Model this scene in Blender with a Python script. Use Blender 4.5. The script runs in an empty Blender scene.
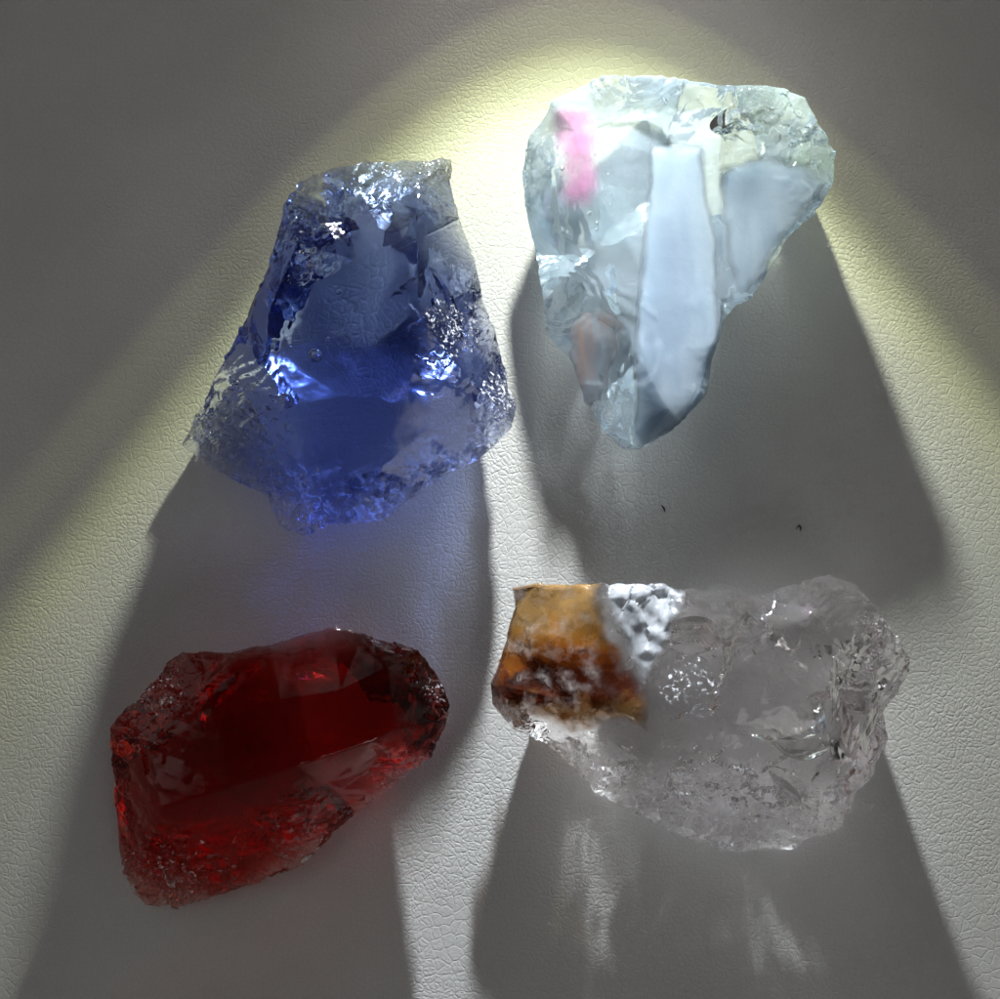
import bpy, math, random
import numpy as np
from mathutils import Vector
from mathutils.geometry import delaunay_2d_cdt

S = 0.0002            # metres per photograph pixel on the leather
CAM_H = 0.30          # camera height above the leather (m)
scene = bpy.context.scene
COL = scene.collection
random.seed(4)

def world(u, v, z):
    """picture position u,v of a point that stands z (in pixel units) above the leather -> metres"""
    zz = z * S
    k = (CAM_H - zz) / CAM_H
    return ((u - 500.0) * S * k, (499.5 - v) * S * k, zz)

# ------------------------------------------------------------------ noise
def _hash(ix, iy, iz, seed):
    h = (ix * 374761393 + iy * 668265263 + iz * 2147483647 + seed * 1274126177) & 0xFFFFFFFF
    h = ((h ^ (h >> 13)) * 1274126177) & 0xFFFFFFFF
    h = ((h ^ (h >> 16)) * 2246822519) & 0xFFFFFFFF
    return ((h ^ (h >> 15)) & 0xFFFF) / 65535.0

def vnoise(p, seed=0):
    f = np.floor(p); i = f.astype(np.int64); t = p - f
    t = t * t * t * (t * (t * 6 - 15) + 10)
    out = 0
    for dx in (0, 1):
        wx = t[:, 0] if dx else 1 - t[:, 0]
        for dy in (0, 1):
            wy = t[:, 1] if dy else 1 - t[:, 1]
            for dz in (0, 1):
                wz = t[:, 2] if dz else 1 - t[:, 2]
                out = out + wx * wy * wz * _hash(i[:, 0] + dx, i[:, 1] + dy, i[:, 2] + dz, seed)
    return out * 2 - 1

def fbm(p, scale, octs=4, seed=0, gain=.5):
    a = 1.0; o = 0; tot = 0
    for k in range(octs):
        o = o + a * vnoise(p / scale * (2.03 ** k) + 17.3 * k, seed + k)
        tot += a; a *= gain
    return o / tot

def ridged(p, scale, octs=3, seed=0):
    a = 1.0; o = 0; tot = 0
    for k in range(octs):
        o = o + a * (1 - 2 * np.abs(vnoise(p / scale * (2.1 ** k) + 9.1 * k, seed + k)))
        tot += a; a *= .5
    return o / tot

def cellplanes(p, scale, seed=0, tilt=1.0):
    """stepped, flat faced chips: every cell of a jittered lattice is its own small tilted plane"""
    q = p / scale; b = np.floor(q).astype(np.int64)
    best = np.full(len(p), 1e9); val = np.zeros(len(p))
    for dx in (-1, 0, 1):
        for dy in (-1, 0, 1):
            for dz in (-1, 0, 1):
                cx, cy, cz = b[:, 0] + dx, b[:, 1] + dy, b[:, 2] + dz
                h = [_hash(cx, cy, cz, seed + 3 * k) for k in range(7)]
                s = np.stack([cx + h[0], cy + h[1], cz + h[2]], 1)
                r = q - s; d = (r * r).sum(1)
                g = np.stack([h[3] - .5, h[4] - .5, h[5] - .5], 1) * 2 * tilt
                v = (r * g).sum(1) + (h[6] - .5) * .5
                m = d < best; best[m] = d[m]; val[m] = v[m]
    return val

# ------------------------------------------------------------------ mesh helpers
def subdivide(V, F, A, n):
    for _ in range(n):
        E = np.concatenate([F[:, [0, 1]], F[:, [1, 2]], F[:, [2, 0]]])
        E.sort(axis=1)
        U, inv = np.unique(E, axis=0, return_inverse=True)
        inv = inv.reshape(-1)
        m = len(F); base = len(V)
        V = np.concatenate([V, (V[U[:, 0]] + V[U[:, 1]]) / 2])
        A = np.concatenate([A, (A[U[:, 0]] + A[U[:, 1]]) / 2])
        a, b, c = base + inv[:m], base + inv[m:2 * m], base + inv[2 * m:]
        F = np.concatenate([np.stack([F[:, 0], a, c], 1), np.stack([a, F[:, 1], b], 1),
                            np.stack([c, b, F[:, 2]], 1), np.stack([a, b, c], 1)])
    return V, F, A

def vnormals(V, F):
    fn = np.cross(V[F[:, 1]] - V[F[:, 0]], V[F[:, 2]] - V[F[:, 0]])
    N = np.zeros_like(V)
    for k in range(3):
        np.add.at(N, F[:, k], fn)
    return N / (np.linalg.norm(N, axis=1, keepdims=True) + 1e-12)

def laplace(V, F, w, it):
    E = np.concatenate([F[:, [0, 1]], F[:, [1, 2]], F[:, [2, 0]]])
    for _ in range(it):
        s = np.zeros_like(V); c = np.zeros(len(V))
        np.add.at(s, E[:, 0], V[E[:, 1]]); np.add.at(c, E[:, 0], 1)
        V = V + w[:, None] * (s / np.maximum(c, 1)[:, None] - V)
    return V

def to_object(name, V, F, mat, parent=None, sharp=30, attrs=None):
    me = bpy.data.meshes.new(name)
    me.from_pydata((V * S).tolist(), [], F.tolist())
    me.materials.append(mat)
    me.polygons.foreach_set('use_smooth', [True] * len(F))
    if sharp: me.set_sharp_from_angle(angle=math.radians(sharp))
    for k, a in (attrs or {}).items():
        at = me.attributes.new(k, 'FLOAT', 'POINT'); at.data.foreach_set('value', np.ascontiguousarray(a, dtype=np.float32))
    me.update()
    o = bpy.data.objects.new(name, me); COL.objects.link(o)
    if parent: o.parent = parent
    return o

def thing(name, label, cat, uv):
    o = bpy.data.objects.new(name, None); COL.objects.link(o)
    o.empty_display_size = .01
    o['label'] = label; o['category'] = cat
    return o

def in_poly(P, poly):
    x, y = P[:, 0], P[:, 1]; ins = np.zeros(len(P), bool)
    d = np.full(len(P), 1e9)
    for i in range(len(poly)):
        x0, y0 = poly[i]; x1, y1 = poly[(i + 1) % len(poly)]
        c = ((y0 > y) != (y1 > y)) & (x < (x1 - x0) * (y - y0) / ((y1 - y0) or 1e-9) + x0)
        ins ^= c
        ex, ey = x1 - x0, y1 - y0
        t = np.clip(((x - x0) * ex + (y - y0) * ey) / (ex * ex + ey * ey + 1e-9), 0, 1)
        d = np.minimum(d, np.hypot(x - x0 - t * ex, y - y0 - t * ey))
    return np.where(ins, d, -d)

def pic(V):
    """picture u,v of vertices in pixel units"""
    k = (CAM_H / S) / (CAM_H / S - V[:, 2])
    return np.stack([V[:, 0] * k + 500, 499.5 - V[:, 1] * k], 1)

def shard(rim, top, ridges, bottom, levels=5, rough=2.0, fine=.5, scoops=(), ripples=(), smooth=.5, seed=0, edge_chip=2.5,
          crackle=(), bot_rough=None, rimweight=.6, entries=(), exits=()):
    """closed lump of broken glass. rim: (u,v,z) outline; top: (u,v,z,rough) points above it; ridges: index chains over rim+top;
    bottom: (u,v,z,rough). returns vertices (pixel units), faces, top mask"""
    # chip the rim line: put extra points between the traced ones
    n = len(rim)
    P = [Vector(world(*p)) / S for p in rim]
    T = [Vector(world(*p[:3])) / S for p in top]
    B = [Vector(world(*p[:3])) / S for p in bottom]
    rimw = [rimweight] * n
    pts = P + T
    edges = [(i, (i + 1) % n) for i in range(n)]
    for ch in ridges: edges += [(ch[i], ch[i + 1]) for i in range(len(ch) - 1)]
    def tri(pts, edges):
        r = delaunay_2d_cdt([Vector((p.x, p.y)) for p in pts], edges, [], 0, 1e-4)
        vs, fs, ov = r[0], r[2], r[3]
        # keep faces inside the outline
        poly = [(p.x, p.y) for p in P]
        c = np.array([[sum(vs[i].x for i in f) / 3, sum(vs[i].y for i in f) / 3] for f in fs])
        ins = in_poly(c, poly) > 0
        return vs, [f for f, k in zip(fs, ins) if k], ov
    def solve(pts, w):
        vs, fs, ov = tri(pts, edges if pts is not bp else [(i, (i + 1) % n) for i in range(n)])
        zz, ww = [], []
        for i, v in enumerate(vs):
            if ov[i]: zz.append(pts[ov[i][0]].z); ww.append(w[ov[i][0]])
            else:      # crossing of two ridges: nearest original
                j = min(range(len(pts)), key=lambda q: (pts[q].x - v.x) ** 2 + (pts[q].y - v.y) ** 2)
                zz.append(pts[j].z); ww.append(w[j])
        return [(v.x, v.y, z) for v, z in zip(vs, zz)], fs, ww, ov
    bp = P + B
    tv, tf, tw, tov = solve(pts, rimw + [p[3] for p in top])
    bv, bf, bw, bov = solve(bp, rimw + [p[3] for p in bottom])
    # merge rim vertices of both halves
    verts = list(tv); att = [(w, 1.0) for w in tw]
    rim_id = {}
    for i, o in enumerate(tov):
        for q in o:
            if q < n: rim_id[q] = i
    remap = {}
    for i, o in enumerate(bov):
        r = [q for q in o if q < n]
        if r: remap[i] = rim_id[r[0]]
        else:
            remap[i] = len(verts); verts.append(bv[i]); att.append((bw[i], 0.0))
    faces = [tuple(f) for f in tf] + [tuple(remap[i] for i in f)[::-1] for f in bf]
    topf = [1] * len(tf) + [0] * len(bf)
    V = np.array(verts, float); F = np.array(faces, int); A = np.array(att, float)
    # consistent outward winding: top faces up
    fn = np.cross(V[F[:, 1]] - V[F[:, 0]], V[F[:, 2]] - V[F[:, 0]])
    tm = np.array(topf, bool)
    flip = (tm & (fn[:, 2] < 0)) | (~tm & (fn[:, 2] > 0))
    F[flip] = F[flip][:, ::-1]
    nF = len(F)
    V, F, A = subdivide(V, F, A, 2)
    V = V + 0
    V = laplace(V, F, np.full(len(V), smooth * .5), 1)
    V, F, A = subdivide(V, F, A, levels - 2)
    tmask = np.array(topf, bool)
    for _ in range(levels): tmask = np.concatenate([tmask] * 4)   # order follows subdivide()
    V = laplace(V, F, smooth * .8 * (.25 + .75 * (A[:, 1] > .5)), 2)
    N = vnormals(V, F); w = A[:, 0]
    istop = A[:, 1] > .5
    brr = rough if bot_rough is None else bot_rough
    R = np.where(istop, rough, brr)
    d = fbm(V, 55, 3, seed + 1) * R * 1.6 * np.clip(.25 + w * 1.5, 0, 1)
    d += ridged(V, 22, 3, seed + 5) * R * .7 * w
    d += fbm(V, 6, 3, seed + 9) * fine * w
    # sharp chips where the weight is high
    cw = np.clip(w - .3, 0, 1) * 1.4
    d += cellplanes(V * np.array([1, 1, .8]), 19, seed + 13) * edge_chip * 1.5 * cw + cellplanes(V, 8, seed + 14) * edge_chip * .5 * cw
    uv = pic(V)
    for (u, v, r, dep) in scoops:
        q = np.hypot(uv[:, 0] - u, uv[:, 1] - v) / r
        d -= dep * np.exp(-q * q) * istop
    for (u, v, wl, amp, r0, r1) in ripples:
        q = np.hypot(uv[:, 0] - u, uv[:, 1] - v) + fbm(V, 30, 2, seed + 21) * 5
        zone = np.clip((q - r0) / 8, 0, 1) * np.clip((r1 - q) / 12, 0, 1)
        d += amp * np.sin(q * 2 * math.pi / wl + fbm(V, 20, 2, seed + 22) * 2) * zone * istop
    for (u, v, r, amp, sc) in crackle:
        q = np.hypot(uv[:, 0] - u, uv[:, 1] - v) / r
        zone = np.clip(1.6 - 1.6 * q, 0, 1)
        d += amp * (.35 * ridged(V, sc * 1.3, 2, seed + 31) + 1.1 * cellplanes(V, sc * 1.5, seed + 32) + .2 * cellplanes(V, sc * .6, seed + 33)) * zone
        w = np.maximum(w, zone * .9)
    V = V + N * d[:, None]
    V[:, 2] = np.maximum(V[:, 2], 0.6 + 0.6 * (fbm(V, 20, 2, seed + 40) + 1))
    N = vnormals(V, F); CHIP['under'] = 1 - istop
    lamp = np.array([(585 - 500) * 1.0, 499.5 + 400, 262.0]) - V
    facing = (N * lamp).sum(1) / np.linalg.norm(lamp, axis=1)
    CHIP['entry'] = sum([np.exp(-((uv[:, 0] - u) ** 2 + (uv[:, 1] - v) ** 2) / r ** 2) for (u, v, r) in entries] + [np.zeros(len(V))]) * (facing > .05)
    CHIP['exit'] = sum([np.exp(-((uv[:, 0] - u) ** 2 + (uv[:, 1] - v) ** 2) / r ** 2) for (u, v, r) in exits] + [np.zeros(len(V))]) * (facing < .1) * (N[:, 2] < .1)
    CHIP['glow'] = np.clip(sum([np.exp(-((uv[:, 0] - u) ** 2 + (uv[:, 1] - v) ** 2) / r ** 2) for (u, v, r) in exits] + [np.zeros(len(V))]), 0, 1) * np.clip((.3 - facing) * 3, 0, 1)
    CHIP['w'] = np.clip(w + .2 * ridged(V, 18, 2, seed + 50), 0, 1)
    return V, F, tmask

CHIP = {}
def CH():
    return {'chip': CHIP['w'], 'under': CHIP['under'], 'entry': np.clip(CHIP['entry'], 0, 1), 'exit': np.clip(CHIP['exit'], 0, 1), 'glow': CHIP['glow']}

def patch(V, F, tmask, poly, depth, lift=.6, soft=8, seed=0, wob=3, wobs=14, iron=0):
    """solid piece whose upper face follows the stone's own surface inside poly (picture outline)"""
    uv = pic(V)
    d = in_poly(uv, poly) + fbm(V, wobs, 3, seed) * wob
    sel = tmask & np.all(d[F] > 0, axis=1)
    Fs = F[sel]; used, inv = np.unique(Fs, return_inverse=True); Fs = inv.reshape(-1, 3)
    N = vnormals(V, F)[used]; Vs = laplace(V[used], Fs, (np.clip(d[used] / 10, 0, 1) * .8), iron) if iron else V[used]
    Vs[:, 2] = np.maximum(Vs[:, 2], V[used][:, 2] - .2)
    top = Vs + N * lift; e = np.clip(d[used] / soft, 0, 1)
    k = len(used)
    dep = depth * np.clip(d[used] / (depth * 1.2), .06, 1)
    bot = V[used].copy() - N * 0.5; bot[:, 2] = np.maximum(bot[:, 2] - dep, 2)
    E = np.concatenate([Fs[:, [0, 1]], Fs[:, [1, 2]], Fs[:, [2, 0]]])
    key = set(map(tuple, E.tolist()))
    wall = []
    for a, b in key:
        if (b, a) not in key: wall += [(b, a, a + k), (b, a + k, b + k)]
    FF = np.concatenate([Fs, Fs[:, ::-1] + k, np.array(wall, int)])
    VV = np.concatenate([top, bot]); ee = np.concatenate([e, e])
    return VV, FF, ee

# ------------------------------------------------------------------ materials
class NT:
    dim = '3D'
    def __init__(s, tree): s.t = tree; s.n = tree.nodes; s.l = tree.links; s.n.clear()
    def new(s, t, **k):
        n = s.n.new(t)
        for a, b in k.items(): setattr(n, a, b)
        return n
    def link(s, a, b): s.l.new(a, b)
    def put(s, sock, v):
        if isinstance(v, bpy.types.NodeSocket): s.link(v, sock)
        elif isinstance(v, (tuple, list)) and len(v) == 3 and sock.type == 'RGBA': sock.default_value = (*v, 1)
        else: sock.default_value = v
    def math(s, op, a, b=0.0, c=None, clamp=False):
        n = s.new('ShaderNodeMath', operation=op, use_clamp=clamp)
        s.put(n.inputs[0], a); s.put(n.inputs[1], b)
        if c is not None: s.put(n.inputs[2], c)
        return n.outputs[0]
    def ramp(s, fac, stops, interp='LINEAR'):
        n = s.new('ShaderNodeValToRGB'); cr = n.color_ramp; cr.interpolation = interp
        while len(cr.elements) < len(stops): cr.elements.new(.5)
        for e, (p, c) in zip(cr.elements, stops):
            e.position = p; e.color = (*c, 1) if len(c) == 3 else c
        s.put(n.inputs[0], fac); return n.outputs[0]
    def noise(s, vec, scale, detail=4, rough=.55, dist=0):
        n = s.new('ShaderNodeTexNoise', noise_dimensions=s.dim); s.put(n.inputs['Vector'], vec)
        n.inputs['Scale'].default_value = scale; n.inputs['Detail'].default_value = detail
        n.inputs['Roughness'].default_value = rough; n.inputs['Distortion'].default_value = dist
        return n.outputs[0]
    def mixsh(s, f, a, b):
        n = s.new('ShaderNodeMixShader'); s.put(n.inputs[0], f); s.link(a, n.inputs[1]); s.link(b, n.inputs[2]); return n.outputs[0]
    def mixc(s, f, a, b, mode='MIX'):
        n = s.new('ShaderNodeMix', data_type='RGBA', blend_type=mode)
        s.put(n.inputs[0], f); s.put(n.inputs[6], a); s.put(n.inputs[7], b); return n.outputs[2]

def mat(name):
    m = bpy.data.materials.new(name); m.use_nodes = True
    t = NT(m.node_tree); out = t.new('ShaderNodeOutputMaterial')
    return m, t, out

def glass_mat(name, tint, absorb, density, ior=1.5, rough=0.0, thru=0.0, thru_col=(1, 1, 1), bump=.15, fleck=.0, haze=0.0, haze_col=(1, 1, 1), cr=.13, ur=.22, glow=0.0):
    m, t, out = mat(name)
    tc = t.new('ShaderNodeTexCoord'); o = tc.outputs['Object']
    g = t.new('ShaderNodeBsdfGlass'); t.put(g.inputs['Color'], tint); g.inputs['IOR'].default_value = ior
    # frosted crushed spots
    at_ = lambda q: t.new('ShaderNodeAttribute', attribute_name=q).outputs['Fac']
    ch, un, en, ex = at_('chip'), at_('under'), at_('entry'), at_('exit')
    f = t.math('MULTIPLY', t.noise(o, 420, 6, .7), t.math('MULTIPLY_ADD', ch, .5, .7))
    fr = t.ramp(f, [(0, (0, 0, 0)), (.60, (0, 0, 0)), (.68, (1, 1, 1))])
    t.put(g.inputs['Roughness'], t.math('MULTIPLY_ADD', fr, .18, t.math('MULTIPLY_ADD', t.math('MULTIPLY', t.math('POWER', ch, 2.0), t.noise(o, 600, 3)), cr, t.math('MULTIPLY_ADD', t.math('MULTIPLY', un, t.noise(o, 200, 4)), ur, rough))))
    sh = g.outputs[0]
    if haze:
        df = t.new('ShaderNodeBsdfTranslucent'); t.put(df.inputs['Color'], haze_col)
        dd = t.new('ShaderNodeBsdfDiffuse'); t.put(dd.inputs['Color'], haze_col)
        d2 = t.mixsh(.5, df.outputs[0], dd.outputs[0])
        hz = t.ramp(t.noise(o, 90, 4, .5), [(.3, (.35, .35, .35)), (.7, (1, 1, 1))])
        sh = t.mixsh(t.math('MULTIPLY', hz, haze), sh, d2)
    if fleck:
        dd = t.new('ShaderNodeBsdfDiffuse'); t.put(dd.inputs['Color'], (.8, .8, .85))
        fl = t.ramp(t.math('MULTIPLY', t.noise(o, 1100, 5, .75), t.math('MULTIPLY_ADD', ch, .55, .55)), [(0, (0, 0, 0)), (.60, (0, 0, 0)), (.66, (1, 1, 1))])
        sh = t.mixsh(t.math('MULTIPLY', fl, fleck), sh, dd.outputs[0])
    if glow:   # translucent speckle added on the far side so the rims glow with the beam
        tl = t.new('ShaderNodeBsdfTranslucent'); t.put(tl.inputs['Color'], (.9, .9, .9))
        gl = t.ramp(t.noise(o, 330, 6, .72, .8), [(.44, (0, 0, 0)), (.52, (.25, .25, .25)), (.60, (1, 1, 1))])
        sh = t.mixsh(t.math('MULTIPLY', t.math('MULTIPLY', at_('glow'), gl), glow, clamp=True), sh, tl.outputs[0])
    if thru:   # added transparent lines pass the torch beam, imitating caustic streaks behind the stone
        tr = t.new('ShaderNodeBsdfTransparent'); t.put(tr.inputs['Color'], thru_col)
        wn = t.noise(o, 75, 3, .55, 1.3)
        line = t.ramp(t.math('ABSOLUTE', t.math('SUBTRACT', wn, .5)), [(0, (1, 1, 1)), (.03, (.9, .9, .9)), (.07, (.5, .5, .5)), (.13, (.2, .2, .2))])
        f = t.math('ADD', t.math('MULTIPLY', en, thru), t.math('MULTIPLY', t.math('MULTIPLY', ex, line), .95), clamp=True)
        sh = t.mixsh(f, sh, tr.outputs[0])
    t.link(sh, out.inputs['Surface'])
    if density:
        v = t.new('ShaderNodeVolumeAbsorption'); t.put(v.inputs['Color'], absorb); v.inputs['Density'].default_value = density
        t.link(v.outputs[0], out.inputs['Volume'])
    return m

def milky_mat(name, cols, clear=.12, soft=True, sss=.6, scale=90):
    m, t, out = mat(name)
    tc = t.new('ShaderNodeTexCoord'); o = tc.outputs['Object']
    mp = t.new('ShaderNodeMapping'); t.link(o, mp.inputs[0]); mp.inputs['Scale'].default_value = (1.6, .5, 1)
    n = t.noise(mp.outputs[0], scale, 4, .5, .6)
    c = t.ramp(n, [(.3, cols[0]), (.7, cols[1])], 'EASE')
    p = t.new('ShaderNodeBsdfPrincipled'); t.put(p.inputs['Base Color'], c)
    p.inputs['Roughness'].default_value = .12; p.inputs['IOR'].default_value = 1.5
    p.inputs['Subsurface Weight'].default_value = sss; p.inputs['Subsurface Radius'].default_value = (.85, .92, 1.0)
    p.inputs['Subsurface Scale'].default_value = .013
    bmp = t.new('ShaderNodeBump'); bmp.inputs['Strength'].default_value = .12; bmp.inputs['Distance'].default_value = .0005
    t.link(t.noise(o, 700, 4), bmp.inputs['Height']); t.link(bmp.outputs[0], p.inputs['Normal'])
    at = t.new('ShaderNodeAttribute', attribute_name='edge')
    tr = t.new('ShaderNodeBsdfTransparent')
    g = t.noise(o, 260, 4, .6)
    f = t.math('MULTIPLY', at.outputs['Fac'], t.math('SUBTRACT', 1.0, t.math('MULTIPLY', g, clear * 2)), clamp=True)
    f = t.ramp(f, [(0, (0, 0, 0)), (1, (1, 1, 1))], 'EASE')
    t.link(t.mixsh(f, tr.outputs[0], p.outputs[0]), out.inputs['Surface'])
    return m

# ------------------------------------------------------------------ leather
def leather():
    m, t, out = mat('white_leather')
    tc = t.new('ShaderNodeTexCoord'); o = tc.outputs['Object']
    # warp coordinates a little
    nz = t.new('ShaderNodeTexNoise'); nz.inputs['Scale'].default_value = 260; nz.inputs['Detail'].default_value = 2; t.link(o, nz.inputs['Vector'])
    vm = t.new('ShaderNodeVectorMath', operation='MULTIPLY_ADD')
    t.link(nz.outputs['Color'], vm.inputs[0]); vm.inputs[1].default_value = (.0016,) * 3; t.link(o, vm.inputs[2])
    w = vm.outputs[0]
    t.dim = '2D'
    nz.noise_dimensions = '2D'
    def vor(scale, feat, rnd=1):
        n = t.new('ShaderNodeTexVoronoi', feature=feat, voronoi_dimensions='2D'); n.inputs['Scale'].default_value = scale
        n.inputs['Randomness'].default_value = rnd; t.link(w, n.inputs['Vector']); return n
    e1 = vor(960, 'DISTANCE_TO_EDGE').outputs['Distance']
    c1 = t.ramp(e1, [(0, (0, 0, 0)), (.10, (.55, .55, .55)), (.34, (1, 1, 1))], 'EASE')
    e2 = vor(470, 'DISTANCE_TO_EDGE').outputs['Distance']
    c2 = t.ramp(e2, [(0, (0, 0, 0)), (.12, (1, 1, 1))], 'EASE')
    big = t.noise(o, 45, 3)
    fine = t.noise(o, 3800, 3, .6)
    h = t.math('MULTIPLY', c1, t.math('MULTIPLY_ADD', t.noise(o, 28, 4, .6), 2.2, -.55, clamp=True))
    h = t.math('MULTIPLY_ADD', c2, .45, h)
    h = t.math('MULTIPLY_ADD', fine, .22, h)
    h = t.math('MULTIPLY_ADD', t.noise(o, 700, 2), .5, h)
    b = t.new('ShaderNodeBump'); b.inputs['Strength'].default_value = .5; b.inputs['Distance'].default_value = .00012
    t.link(h, b.inputs['Height'])
    col = t.ramp(t.noise(o, 30, 5), [(.3, (.480, .475, .462)), (.7, (.525, .52, .508))])
    crease = t.ramp(c1, [(0, (.90, .90, .90)), (.5, (1, 1, 1))])
    col = t.mixc(1, col, crease, 'MULTIPLY')
    p = t.new('ShaderNodeBsdfPrincipled'); t.put(p.inputs['Base Color'], col)
    t.put(p.inputs['Roughness'], t.math('MULTIPLY_ADD', fine, .15, .42)); p.inputs['Specular IOR Level'].default_value = .4
    t.link(b.outputs[0], p.inputs['Normal']); t.link(p.outputs[0], out.inputs['Surface'])
    n = 160; L = 0.8
    xs = np.linspace(-L / 2, L / 2, n + 1)
    X, Y = np.meshgrid(xs, xs)
    P = np.stack([X.ravel(), Y.ravel() , np.zeros(X.size)], 1)
    P[:, 2] = (fbm(P, .11, 2, 3) * .0009 + fbm(P, .04, 2, 8) * .0002) - .0006
    i = np.arange(n * (n + 1)).reshape(n, n + 1)[:, :n].ravel()
    F = np.stack([i, i + 1, i + n + 2, i + n + 1], 1)
    me = bpy.data.meshes.new('leather_surface'); me.from_pydata(P.tolist(), [], F.tolist()); me.materials.append(m)
    me.polygons.foreach_set('use_smooth', [True] * len(F))
    ob = bpy.data.objects.new('leather_surface', me); COL.objects.link(ob); ob['kind'] = 'structure'
    # tiny lint fibres lying on the leather
    return ob
leather()

# ------------------------------------------------------------------ blue glass
def inset(rim, z, f, cx, cy, w=.4, step=2, zr=0):
    out = []
    for i, (u, v, _) in enumerate(rim):
        if i % step == 0:
            out.append((cx + (u - cx) * f, cy + (v - cy) * f, z + random.uniform(0, zr), w))
    return out

def facets(rim, cx, cy, f=.72, hi=34, step=3, seed=1, inner=()):
    rnd = random.Random(seed); out = []
    for i, (u, v, _) in enumerate(rim):
        if i % step == 0:
            g = f + rnd.uniform(-.1, .1)
            out.append((cx + (u - cx) * g, cy + (v - cy) * g, rnd.choice((0, 0, 1, 1)) * rnd.uniform(.3, 1) * hi + 1, rnd.uniform(.1, .8)))
    for (u, v, z) in inner: out.append((u, v, z, rnd.uniform(.05, .4)))
    return out

def CRACK():
    return bpy.data.materials.get('crack_wall') or glass_mat('crack_wall', (1, 1, 1), (1, 1, 1), 0, 1.52, 0, .1, (1, 1, 1), .1)

def bubbles(parent, spots, name='air_bubble'):
    import bmesh
    m = bpy.data.materials.get('bubble_wall') or glass_mat('bubble_wall', (1, 1, 1), (1, 1, 1), 0, 1.52, 0, 0, (1, 1, 1), 0)
    for (u, v, z, rr) in spots:
        b = bmesh.new(); bmesh.ops.create_icosphere(b, subdivisions=3, radius=rr * S); bmesh.ops.reverse_faces(b, faces=b.faces)
        for f in b.faces: f.smooth = True
        me = bpy.data.meshes.new(name); b.to_mesh(me); b.free(); me.materials.append(m)
        ob = bpy.data.objects.new(name, me); COL.objects.link(ob); ob.parent = parent; ob.location = world(u, v, z)

def fractures(parent, spots, m, seed=0):
    """thin curved cracks of air inside the glass: u,v,z,length,width,(tilt x, tilt y, turn)"""
    from mathutils import Euler
    rnd = random.Random(seed)
    for (u, v, z, a, b, rot) in spots:
        n = 26; P = []; F = []
        for side in (1, -1):
            for i in range(n):
                for j in range(n):
                    x = -1 + 2 * i / (n - 1); y = -1 + 2 * j / (n - 1)
                    # square to disc
                    X = x * math.sqrt(1 - y * y / 2); Y = y * math.sqrt(1 - x * x / 2)
                    P.append((X * a, Y * b, side * .9 * (1 - min(1, X * X + Y * Y))))
        P = np.array(P); q = P * np.array([1, 1, 0])
        P[:, 2] += fbm(q + rnd.random() * 90, 26, 3, seed) * 4 + .004 * (P[:, 0] ** 2) * 2
        P[:, :2] *= (1 + .35 * fbm(q + 50, max(a, b) * .7, 2, seed + 3))[:, None]
        for i in range(n - 1):
            for j in range(n - 1):
                k = i * n + j; o = n * n
                F += [(k, k + n, k + n + 1), (k, k + n + 1, k + 1), (o + k, o + k + n + 1, o + k + n), (o + k, o + k + 1, o + k + n + 1)]
        F = np.array(F)[:, ::-1]
        R_ = np.array(Euler([math.radians(r) for r in rot]).to_matrix())
        c = np.array(world(u, v, z)) / S
        to_object('inner_crack', P @ R_.T + c, F, m, parent, 0)

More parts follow.
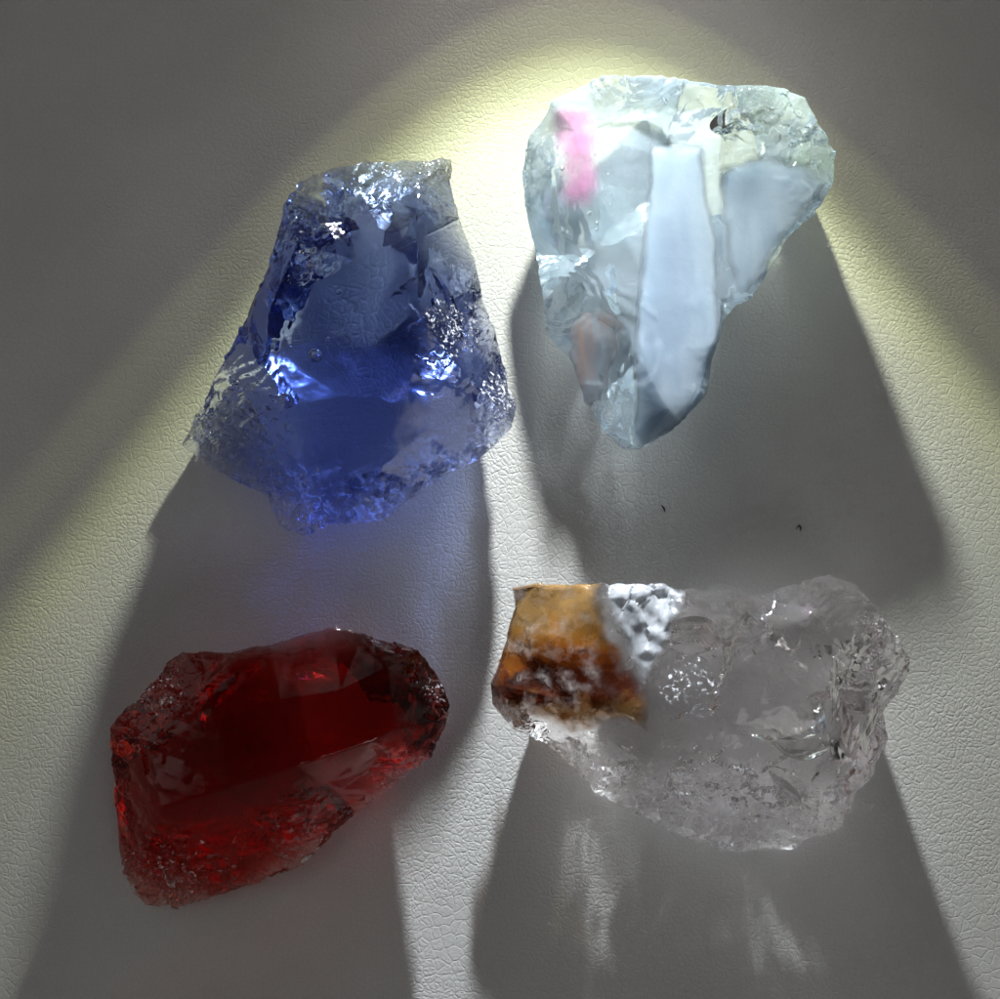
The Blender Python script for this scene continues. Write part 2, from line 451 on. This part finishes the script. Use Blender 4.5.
def blue():
    t = thing('blue_glass', 'pale blue clear glass chunk with a flat top face and a dark navy right flank', 'glass chunk', 0)
    m = glass_mat('blue_glass', (.97, .98, 1), (.44, .53, .80), 112, 1.52, 0, .65, (1, 1, 1), .08, fleck=.5, glow=.9)
    rim = [(284,199,104),(299,180,104),(323,168,104),(364,161,100),(398,161,100),(437,158,104),(452,159,104),(451,182,90),(461,218,66),(474,255,50),
           (484,294,42),(497,341,38),(508,375,40),(518,410,58),(511,431,66),(480,459,66),(456,472,64),(433,487,60),(403,505,56),(381,523,52),
           (355,524,50),(329,524,46),(306,536,24),(278,528,20),(265,496,24),(243,485,20),(205,464,18),(181,446,22),(192,423,26),(213,375,34),
           (239,332,62),(265,272,94),(280,225,112)]
    n = len(rim)
    top = [(403,240,140,.25),(355,259,138,.3),(297,242,145,.6),(269,311,122,.4),(265,354,98,.5),(291,388,98,.4),(308,431,88,.3),(323,492,66,.5),
           (416,215,142,.3),(418,259,138,.1),(418,302,128,.1),(441,345,114,.1),(484,393,90,.2),(504,414,76,.5),
           (355,330,122,.05),(370,410,100,.05),(380,470,80,.1),(430,430,86,.05),
           (345,205,118,.5),(385,190,120,.5),(420,180,120,.8),
           (240,400,46,.9),(225,440,34,1),(270,440,42,.8),(285,480,34,.9),(302,505,30,1),
           (455,260,84,.5),(470,310,70,.5),(485,355,60,.6)]
    r = lambda k: n + k
    ridges = [[r(2), r(1), r(0), r(8), r(9), r(10), r(11), r(12), r(13), 13], [r(2), r(3), r(4), r(5), r(6), r(7), 21],
              [0, r(2)], [r(8), r(20), 6], [r(18), r(19), r(20)]]
    bottom = facets(rim, 355, 350, .78, 44, 3, 5, [(330,270,8),(395,250,50),(375,330,0),(345,390,30),(300,400,48),(350,470,6),(425,400,26),(450,350,0)])
    V, F, tm = shard(rim, top, ridges, bottom, 5, 1.3, .55, seed=11, edge_chip=2.5, smooth=.35,
                     scoops=[(350,215,30,5),(460,300,22,4)],
                     ripples=[(330,130,15,1.0,40,95),(210,330,11,.5,50,90),(340,530,12,.6,20,60)],
                     entries=[(330,175,44),(400,165,50),(460,240,40),(490,320,40)], exits=[(300,520,55),(210,465,36),(390,515,45),(450,475,45),(500,430,30)],
                     crackle=[(235,425,64,6,22),(292,490,48,5,18),(450,330,70,2.2,14),(500,390,45,2,9),(310,260,30,2.2,12),(430,170,30,3,9)], bot_rough=1.2)
    to_object('body', V, F, m, t, 28, CH())
    bubbles(t, ((319,354,82,7), (294,397,66,8), (341,290,90,3.2), (331,337,84,3)))
    fractures(t, ((300,290,70,26,15,(35,20,60)), (330,235,90,32,14,(25,-20,20)), (270,340,55,22,12,(50,10,80)), (440,300,70,40,12,(40,30,-70))), CRACK(), 4)
    return t
blue()

# ------------------------------------------------------------------ milky white glass
def white():
    t = thing('white_glass', 'milky white and clear opal glass chunk with a pink streak inside its left side', 'glass chunk', 0)
    m = glass_mat('opal_clear_glass', (.96, .98, 1), (.80, .92, 1), 14, 1.5, .01, .35, (1, 1, 1), .15, fleck=.25, haze=.42, haze_col=(.46, .55, .63))
    rim = [(550,100,80),(580,86,90),(603,74,98),(639,74,100),(685,77,100),(735,82,96),(786,88,94),(807,98,100),(820,126,106),(837,151,106),(834,185,104),
           (824,203,101),(794,231,98),(769,273,96),(752,298,94),(735,307,92),(726,318,70),(717,344,105),(706,395,102),(681,424,103),(647,449,88),
           (624,451,56),(601,431,30),(586,407,34),(571,365,38),(544,336,42),(541,302,48),(534,252,54),(523,206,50),(521,172,50),(527,138,56),(540,121,68)]
    n = len(rim)
    top = [(647,151,98,.2),(706,155,98,.1),(719,239,101,.1),(722,300,103,.2),(636,438,92,.3),(632,344,105,.3),(637,260,102,.3),(645,197,100,.2),
           (660,105,90,.5),(706,109,92,.5),(600,110,90,.5),(575,130,96,.3),(555,170,88,.3),(560,230,84,.3),(600,200,98,.3),(595,270,84,.4),
           (575,310,66,.7),(600,350,64,.5),(600,400,44,.6),
           (769,145,96,.5),(800,150,102,.8),(745,200,92,.1),(775,215,97,.1),(745,260,94,.1),(735,120,94,.9),(770,110,98,.8),(680,350,105,.05),(668,410,107,.1),(680,230,101,.05)]
    r = lambda k: n + k
    ridges = [[r(0), r(7), r(6), r(5), r(4), 20], [r(1), r(2), r(3), 16], [r(0), r(1), r(19)], [r(8), r(9), r(24)], [r(0), r(8)]]
    bottom = facets(rim, 665, 230, .78, 40, 3, 8, [(650,200,0),(600,250,38),(575,180,10),(700,220,20),(640,330,0),(760,170,42),(600,330,6)])
    V, F, tm = shard(rim, top, ridges, bottom, 5, 1.6, .35, seed=31, smooth=.5, entries=[(600,95,45),(560,140,35)], exits=[(600,400,50),(556,330,40)], edge_chip=1.8,
                     scoops=[(600,330,26,9),(590,250,30,5),(630,100,22,4)],
                     ripples=[(600,345,14,.35,22,70),(640,60,9,.8,20,55),(560,300,8,.7,15,50)],
                     crackle=[(735,118,34,5,16),(815,140,34,3.0,16),(610,90,34,2.0,16),(600,400,34,2.2,12)])
    to_object('body', V, F, m, t, 35, CH())
    rnd = random.Random(5)
    bubbles(t, [(rnd.uniform(548, 615), rnd.uniform(150, 235), rnd.uniform(74, 92), rnd.uniform(1, 2.3)) for _ in range(16)])
    fractures(t, ((745,118,96,34,14,(30,10,10)), (612,290,80,30,8,(20,30,90)), (630,108,96,34,10,(30,-10,15))), CRACK(), 14)
    white_m = milky_mat('milky_white_glass', ((.20, .25, .305), (.25, .30, .35)), .05, sss=1)
    pale_m = milky_mat('faint_milky_glass', ((.22, .27, .29), (.28, .325, .34)), .12, sss=1)
    pink_m = milky_mat('pink_glass', ((.40, .15, .29), (.44, .22, .34)), .42, scale=200)
    peach_m = milky_mat('peach_glass', ((.52, .58, .68), (.92, .56, .46)), .06, scale=140)
    for name, poly, dep, mm, lift, soft, wob in (
        ('milky_band', [(648,138),(706,142),(708,150),(712,200),(719,240),(724,300),(722,330),(712,400),(683,430),(640,452),(630,448),(632,400),(630,344),(637,260),(644,200),(646,150)], 40, white_m, .5, 9, 2),
        ('milky_wedge', [(712,165),(760,150),(805,158),(836,180),(826,205),(794,233),(768,276),(752,300),(728,302),(721,250)], 26, white_m, .55, 16, 5),
        ('pink_streak', [(547,106),(562,100),(588,102),(602,116),(604,150),(606,192),(594,212),(568,214),(552,196),(556,160),(547,134)], 8, pink_m, .6, 19, 4),
        ('peach_swirl', [(576,308),(606,300),(626,322),(624,352),(615,378),(606,408),(578,408),(566,362),(565,332)], 8, peach_m, .6, 18, 5)):
        VV, FF, e = patch(V, F, tm, poly, dep, lift, soft, 71, wob, 14, 150 if 'milky' in name else 8)
        to_object(name, VV, FF, mm, t, 40, {'edge': e})
white()

# ------------------------------------------------------------------ red glass
def red():
    t = thing('red_glass', 'deep dark red glass chunk glowing orange red at its lower left end', 'glass chunk', 0)
    m = glass_mat('red_glass', (1, .93, .9), (.88, .19, .04), 340, 1.54, 0, .6, (1, .9, .9), .07, fleck=.35, glow=1.0)
    rim = [(109,727,56),(122,710,66),(145,689,72),(166,663,78),(183,651,82),(231,651,88),(269,642,90),(303,631,90),(333,626,88),(364,632,84),
           (394,642,76),(419,649,68),(436,672,60),(451,706,54),(447,725,50),(432,758,40),(409,771,34),(390,790,28),(356,813,24),(333,836,22),
           (303,866,20),(261,883,18),(215,898,16),(177,909,15),(143,904,16),(126,881,22),(118,847,32),(113,790,42),(109,752,52)]
    n = len(rim)
    top = [(162,809,84,.3),(230,788,98,.15),(295,767,104,.15),(371,742,98,.15),(440,722,62,.4),
           (231,660,100,.6),(204,685,104,.5),(147,744,80,.7),(388,668,98,.3),(396,730,90,.3),
           (280,700,110,.03),(340,690,108,.03),(220,740,104,.05),(330,720,107,.03),(420,690,74,.2),
           (150,850,56,.7),(165,885,30,1),(220,870,40,.7),(230,830,66,.3),(290,830,54,.2),(340,790,56,.2),(380,765,50,.5),(130,800,56,.4)]
    r = lambda k: n + k
    fractures(t, ((185,865,26,30,14,(25,20,30)), (235,845,34,26,10,(40,-10,70)), (290,800,50,30,8,(50,20,20)), (215,700,70,34,8,(60,0,60))), CRACK(), 24)
    ridges = [[27, r(0), r(1), r(2), r(3), r(4), 14], [5, r(5), r(6), r(7), r(0)], [10, r(8), r(9), r(3)]]
    bottom = facets(rim, 270, 765, .78, 46, 2, 6, [(200,720,8),(300,690,60),(370,700,10),(250,780,0),(190,840,26),(320,770,34),(250,840,2)])
    V, F, tm = shard(rim, top, ridges, bottom, 5, 1.3, .5, seed=51, smooth=.35, edge_chip=2.6,
                     scoops=[(300,690,60,5),(250,830,40,4)],
                     ripples=[(150,905,8,1.0,14,60),(420,600,12,.3,10,80)],
                     entries=[(250,650,60),(320,632,40)], exits=[(165,890,50),(215,890,45),(285,862,35),(400,775,25)],
                     crackle=[(170,875,60,5,17),(160,690,50,3,16),(400,770,40,2.5,10),(300,840,60,2,14),(435,690,30,2,10)], bot_rough=1.8)
    to_object('body', V, F, m, t, 28, CH())
red()

# ------------------------------------------------------------------ clear glass
def clear():
    t = thing('clear_glass', 'colourless clear glass chunk with an amber brown stain on its left end', 'glass chunk', 0)
    m = glass_mat('clear_glass', (.99, .98, .98), (.94, .89, .90), 13, 1.5, 0, .62, (1, 1, 1), .10, fleck=.65, glow=.7, cr=.04, ur=.02, haze=.02, haze_col=(.7, .7, .72))
    rim = [(511,588,56),(539,582,64),(570,583,70),(608,585,74),(668,585,76),(723,591,74),(755,597,74),(790,585,86),(829,573,98),(852,581,94),(870,599,86),
           (898,634,72),(911,661,66),(898,693,58),(884,712,56),(891,739,52),(875,776,46),(852,804,40),(847,827,34),(824,838,26),(806,841,22),
           (797,851,20),(746,847,20),(691,841,22),(654,827,26),(631,811,28),(599,797,30),(562,758,36),(539,739,42),(511,728,46),(491,703,52),
           (486,684,54),(504,638,56),(514,611,56)]
    n = len(rim)
    top = [(600,600,88,.4),(628,660,92,.3),(645,700,96,.3),(560,700,74,.3),(550,640,78,.3),
           (700,620,104,.3),(760,640,112,.2),(820,610,110,.3),(850,660,98,.2),(870,700,80,.3),(700,690,110,.3),(690,750,98,.5),(640,740,88,.4),
           (760,700,114,.2),(820,720,100,.15),(850,760,72,.3),(720,790,66,.9),(780,790,66,.9),(670,790,58,.8),(740,825,36,.9),(820,805,48,.8),(610,760,60,.4),(780,750,98,.3)]
    r = lambda k: n + k
    ridges = [[3, r(0), r(1), r(2), r(12), 26], [8, r(7), r(8), r(9), 14], [r(2), r(11), r(22), r(14)], [r(21), r(18), 24]]
    bottom = facets(rim, 700, 715, .78, 46, 2, 9, [(600,660,36),(700,680,6),(800,690,50),(700,780,0),(780,770,34),(640,720,0),(740,640,44),(840,700,0),(740,730,26)])
    V, F, tm = shard(rim, top, ridges, bottom, 5, 2.0, .5, seed=91, smooth=.5, edge_chip=2.2,
                     scoops=[(670,650,34,7),(760,760,40,4),(590,740,24,4)],
                     ripples=[(700,560,20,1.0,30,120),(760,640,22,.5,30,80),(560,810,8,.7,20,60),(860,640,9,.8,15,60)],
                     entries=[(560,590,50),(620,590,50),(680,592,50),(740,600,40)], exits=[(570,765,26),(610,800,34),(650,825,40),(710,840,45),(790,840,30)],
                     crackle=[(740,800,80,8,32),(670,780,50,5,22),(650,600,60,3,16),(820,820,40,3,12),(690,690,60,2.2,20),(590,770,40,2.5,14),(880,640,50,3,22)], bot_rough=2.2)
    to_object('body', V, F, m, t, 32, CH())
    fractures(t, ((640,600,60,40,20,(35,15,0)), (620,770,30,34,14,(30,-25,60)), (860,720,50,40,16,(55,10,80)), (700,770,46,50,26,(30,10,10)), (760,780,50,46,24,(40,-20,-10)), (665,640,66,60,30,(24,-20,30)), (840,660,66,54,22,(50,20,55)), (760,690,70,70,40,(18,10,120))), CRACK(), 34)
    mm, tt, out = mat('amber_stain')
    o = tt.new('ShaderNodeTexCoord').outputs['Object']
    n1 = tt.noise(o, 90, 6, .65, 1.2)
    # stain is darkest brown red across its middle, honey yellow above
    sx = tt.new('ShaderNodeSeparateXYZ'); tt.link(o, sx.inputs[0])
    band = tt.math('MULTIPLY_ADD', sx.outputs[1], 1 / .024, (.0335 + .0150) / .024)      # 0 at picture v 742 .. 1 at 622
    band = tt.math('ADD', band, tt.math('MULTIPLY_ADD', n1, .8, -.50))
    c = tt.ramp(band, [(.05, (.50, .38, .24)), (.25, (.42, .22, .08)), (.38, (.12, .02, .005)), (.52, (.10, .018, .005)), (.64, (.34, .09, .012)), (.80, (.44, .19, .025)), (1, (.34, .20, .07))])
    g = tt.new('ShaderNodeBsdfGlass'); tt.put(g.inputs['Color'], c); g.inputs['Roughness'].default_value = .1; g.inputs['IOR'].default_value = 1.3
    p = tt.new('ShaderNodeBsdfPrincipled'); tt.put(p.inputs['Base Color'], c); p.inputs['Roughness'].default_value = .22
    trl = tt.new('ShaderNodeBsdfTransparent'); tt.put(trl.inputs['Color'], c)
    sh = tt.mixsh(.58, p.outputs[0], trl.outputs[0])
    at = tt.new('ShaderNodeAttribute', attribute_name='edge'); tr = tt.new('ShaderNodeBsdfTransparent')
    f = tt.math('MULTIPLY', at.outputs['Fac'], tt.ramp(tt.noise(o, 300, 4), [(.3, (.25, .25, .25)), (.6, (1, 1, 1))]))
    tt.link(tt.mixsh(f, tr.outputs[0], sh), out.inputs['Surface'])
    VV, FF, e = patch(V, F, tm, [(500,560),(545,560),(594,565),(600,590),(608,622),(624,655),(650,700),(648,732),(606,722),(575,738),(540,722),(505,712),(470,706),(470,680),(490,640),(496,600)],
                      10, .5, 13, 33, 8, 18, 30)
    to_object('amber_stain', VV, FF, mm, t, 40, {'edge': e})
    fm = milky_mat('refracted_light_tint', ((.20, .21, .23), (.34, .36, .39)), .3, sss=.3, scale=420)  # pale colour paints in the lit leather refracted through the glass
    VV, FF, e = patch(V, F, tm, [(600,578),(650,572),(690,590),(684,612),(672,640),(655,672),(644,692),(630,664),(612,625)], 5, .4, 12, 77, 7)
    to_object('refracted_light_patch', VV, FF, fm, t, 40, {'edge': e})
clear()

# ------------------------------------------------------------------ lint
lm, lt, lout = mat('dark_lint')
pb = lt.new('ShaderNodeBsdfPrincipled'); lt.put(pb.inputs['Base Color'], (.02, .018, .02)); pb.inputs['Roughness'].default_value = .8; lt.link(pb.outputs[0], lout.inputs[0])
def lint(u, v, pts, label, rad=.9):
    c = np.array([[world(u + a, v + b, h)[k] / S for k in range(3)] for (a, b, h) in pts])
    tt_ = np.linspace(0, len(pts) - 1, 14); C3 = np.stack([np.interp(tt_, range(len(pts)), c[:, k]) for k in range(3)], 1)
    C3[1:-1] = (C3[:-2] + 2 * C3[1:-1] + C3[2:]) / 4
    V = []; F = []
    for i, p in enumerate(C3):
        d = C3[min(i + 1, 13)] - C3[max(i - 1, 0)]; d /= np.linalg.norm(d)
        a = np.cross(d, [0, 0, 1.]); a /= np.linalg.norm(a); b = np.cross(d, a); r = rad * (.25 + .75 * math.sin(math.pi * (i + .6) / 14.2))
        for k in range(6): V.append(p + r * (a * math.cos(k * math.pi / 3) + b * math.sin(k * math.pi / 3)))
    for i in range(13):
        for k in range(6):
            q = (k + 1) % 6; F += [(i * 6 + k, i * 6 + q, i * 6 + 6 + q), (i * 6 + k, i * 6 + 6 + q, i * 6 + 6 + k)]
    o = to_object('lint_fibre', np.array(V), np.array(F), lm, None, 0)
    o['label'] = label; o['category'] = 'lint'; o['group'] = 'dark lint fibres on the leather'
lint(663, 509, [(-2, -4, 1.2), (1, -1, 2.5), (2, 3, 1)], 'tiny dark lint fibre on the leather just below the tip of the milky white glass')
lint(799, 527, [(-3, 2, 1), (0, -2, 2.6), (2, 1, 2), (1, 4, .8)], 'tiny curled dark lint fibre on the leather above the right half of the clear glass')

# ------------------------------------------------------------------ camera, light, world
cam = bpy.data.cameras.new('camera'); co = bpy.data.objects.new('camera', cam); COL.objects.link(co)
co.location = (0, 0, CAM_H); co.rotation_euler = (0, 0, 0)
cam.sensor_fit = 'HORIZONTAL'; cam.sensor_width = 36; cam.lens = 36 * CAM_H / (1000 * S)
cam.clip_start = .005; cam.clip_end = 10
scene.camera = co

LP = world(585, -400, 0); LP = Vector((LP[0], LP[1], 262 * S))
AX = Vector((0, -math.cos(math.radians(-6)), -math.sin(math.radians(-6)))).normalized()
L = bpy.data.lights.new('torch', 'SPOT'); lo = bpy.data.objects.new('torch', L); COL.objects.link(lo)
lo.location = LP; lo.rotation_euler = AX.to_track_quat('-Z', 'Y').to_euler()
L.spot_size = math.radians(150); L.spot_blend = .1; L.shadow_soft_size = .0045; L.energy = 1.0
L.use_nodes = True
t = NT(L.node_tree); out = t.new('ShaderNodeOutputLight')
geo = t.new('ShaderNodeNewGeometry')
dp = t.new('ShaderNodeVectorMath', operation='DOT_PRODUCT'); t.link(geo.outputs['Incoming'], dp.inputs[0]); dp.inputs[1].default_value = AX
ang = t.math('ARCCOSINE', t.math('ABSOLUTE', dp.outputs['Value']))
deg = t.math('MULTIPLY', ang, 180 / math.pi / 60)
k = 1 / 60
def c(i, r, g, b): return (i * r, i * g, i * b)
prof = t.ramp(deg, [(0, c(.95, .90, .96, 1)), (10 * k, c(.88, .90, .96, 1)), (19 * k, c(.72, .90, .96, 1)), (25 * k, c(.40, .96, 1, .94)), (30 * k, c(.27, .93, 1, .84)),
                    (33.6 * k, c(.24, .95, 1, .66)), (34.6 * k, c(.22, .92, 1, .40)), (35.2 * k, c(.035, 1, .95, .7)), (36.4 * k, c(.016, 1, .95, .8)), (36.9 * k, c(.02, 1, 1, .7)),
                    (37.4 * k, c(.11, .98, 1, .5)), (38.0 * k, c(.016, 1, .9, .8)), (48 * k, c(.004, 1, .9, .8)), (1, (0, 0, 0))])
em = t.new('ShaderNodeEmission'); t.link(prof, em.inputs[0]); em.inputs[1].default_value = 13.4
t.link(em.outputs[0], out.inputs[0])

W = bpy.data.worlds.new('World'); scene.world = W; W.use_nodes = True
t = NT(W.node_tree); out = t.new('ShaderNodeOutputWorld'); bg = t.new('ShaderNodeBackground')
tc = t.new('ShaderNodeTexCoord'); sx = t.new('ShaderNodeSeparateXYZ'); t.link(tc.outputs['Generated'], sx.inputs[0])
# a dim room with unseen bright lobes added for contrast and glints; the person holding the camera keeps the zenith dark
nv = t.new('ShaderNodeVectorMath', operation='NORMALIZE'); t.link(tc.outputs['Generated'], nv.inputs[0])
def lobe(d, stops):
    n = t.new('ShaderNodeVectorMath', operation='DOT_PRODUCT'); t.link(nv.outputs[0], n.inputs[0]); n.inputs[1].default_value = Vector(d).normalized()
    return t.ramp(n.outputs['Value'], stops)
room = t.ramp(sx.outputs[2], [(0, (.16, .152, .145)), (.5, (.10, .095, .09)), (.85, (.035, .034, .033)), (1, (.02, .02, .02))])
zone = lobe((-.75, .45, .62), [(.70, (0, 0, 0)), (.84, (.62, .62, .62)), (1, (.8, .78, .76))])
fill_lobe = lobe((.8, .35, .5), [(.82, (0, 0, 0)), (.92, (.35, .34, .32)), (1, (.4, .39, .37))])
glint_lobe = lobe((.35, -.62, .66), [(.978, (0, 0, 0)), (.986, (1, 1, 1))])  # narrow bright lobe added for sparkles in the glass
w3 = t.new('ShaderNodeVectorMath', operation='SCALE'); t.link(glint_lobe, w3.inputs[0]); w3.inputs['Scale'].default_value = 3.5
t.link(t.mixc(1, t.mixc(1, t.mixc(1, room, zone, 'ADD'), fill_lobe, 'ADD'), w3.outputs[0], 'ADD'), bg.inputs[0]); bg.inputs[1].default_value = .47
t.link(bg.outputs[0], out.inputs[0])

scene.render.engine = 'CYCLES'
cy = scene.cycles
cy.max_bounces = 14; cy.transmission_bounces = 12; cy.glossy_bounces = 8; cy.diffuse_bounces = 3; cy.transparent_max_bounces = 16; cy.volume_bounces = 0
cy.caustics_reflective = True; cy.caustics_refractive = True; cy.blur_glossy = .6
cy.sample_clamp_indirect = 40; cy.sample_clamp_direct = 0
cy.use_denoising = True
try: cy.denoiser = 'OPENIMAGEDENOISE'; cy.denoising_input_passes = 'RGB_ALBEDO_NORMAL'; cy.denoising_prefilter = 'ACCURATE'
except Exception as e: print(e)
cy.use_adaptive_sampling = True; cy.adaptive_threshold = .03; cy.adaptive_min_samples = 24
scene.view_settings.view_transform = 'Standard'; scene.view_settings.look = 'None'; scene.view_settings.exposure = 0; scene.view_settings.gamma = 1
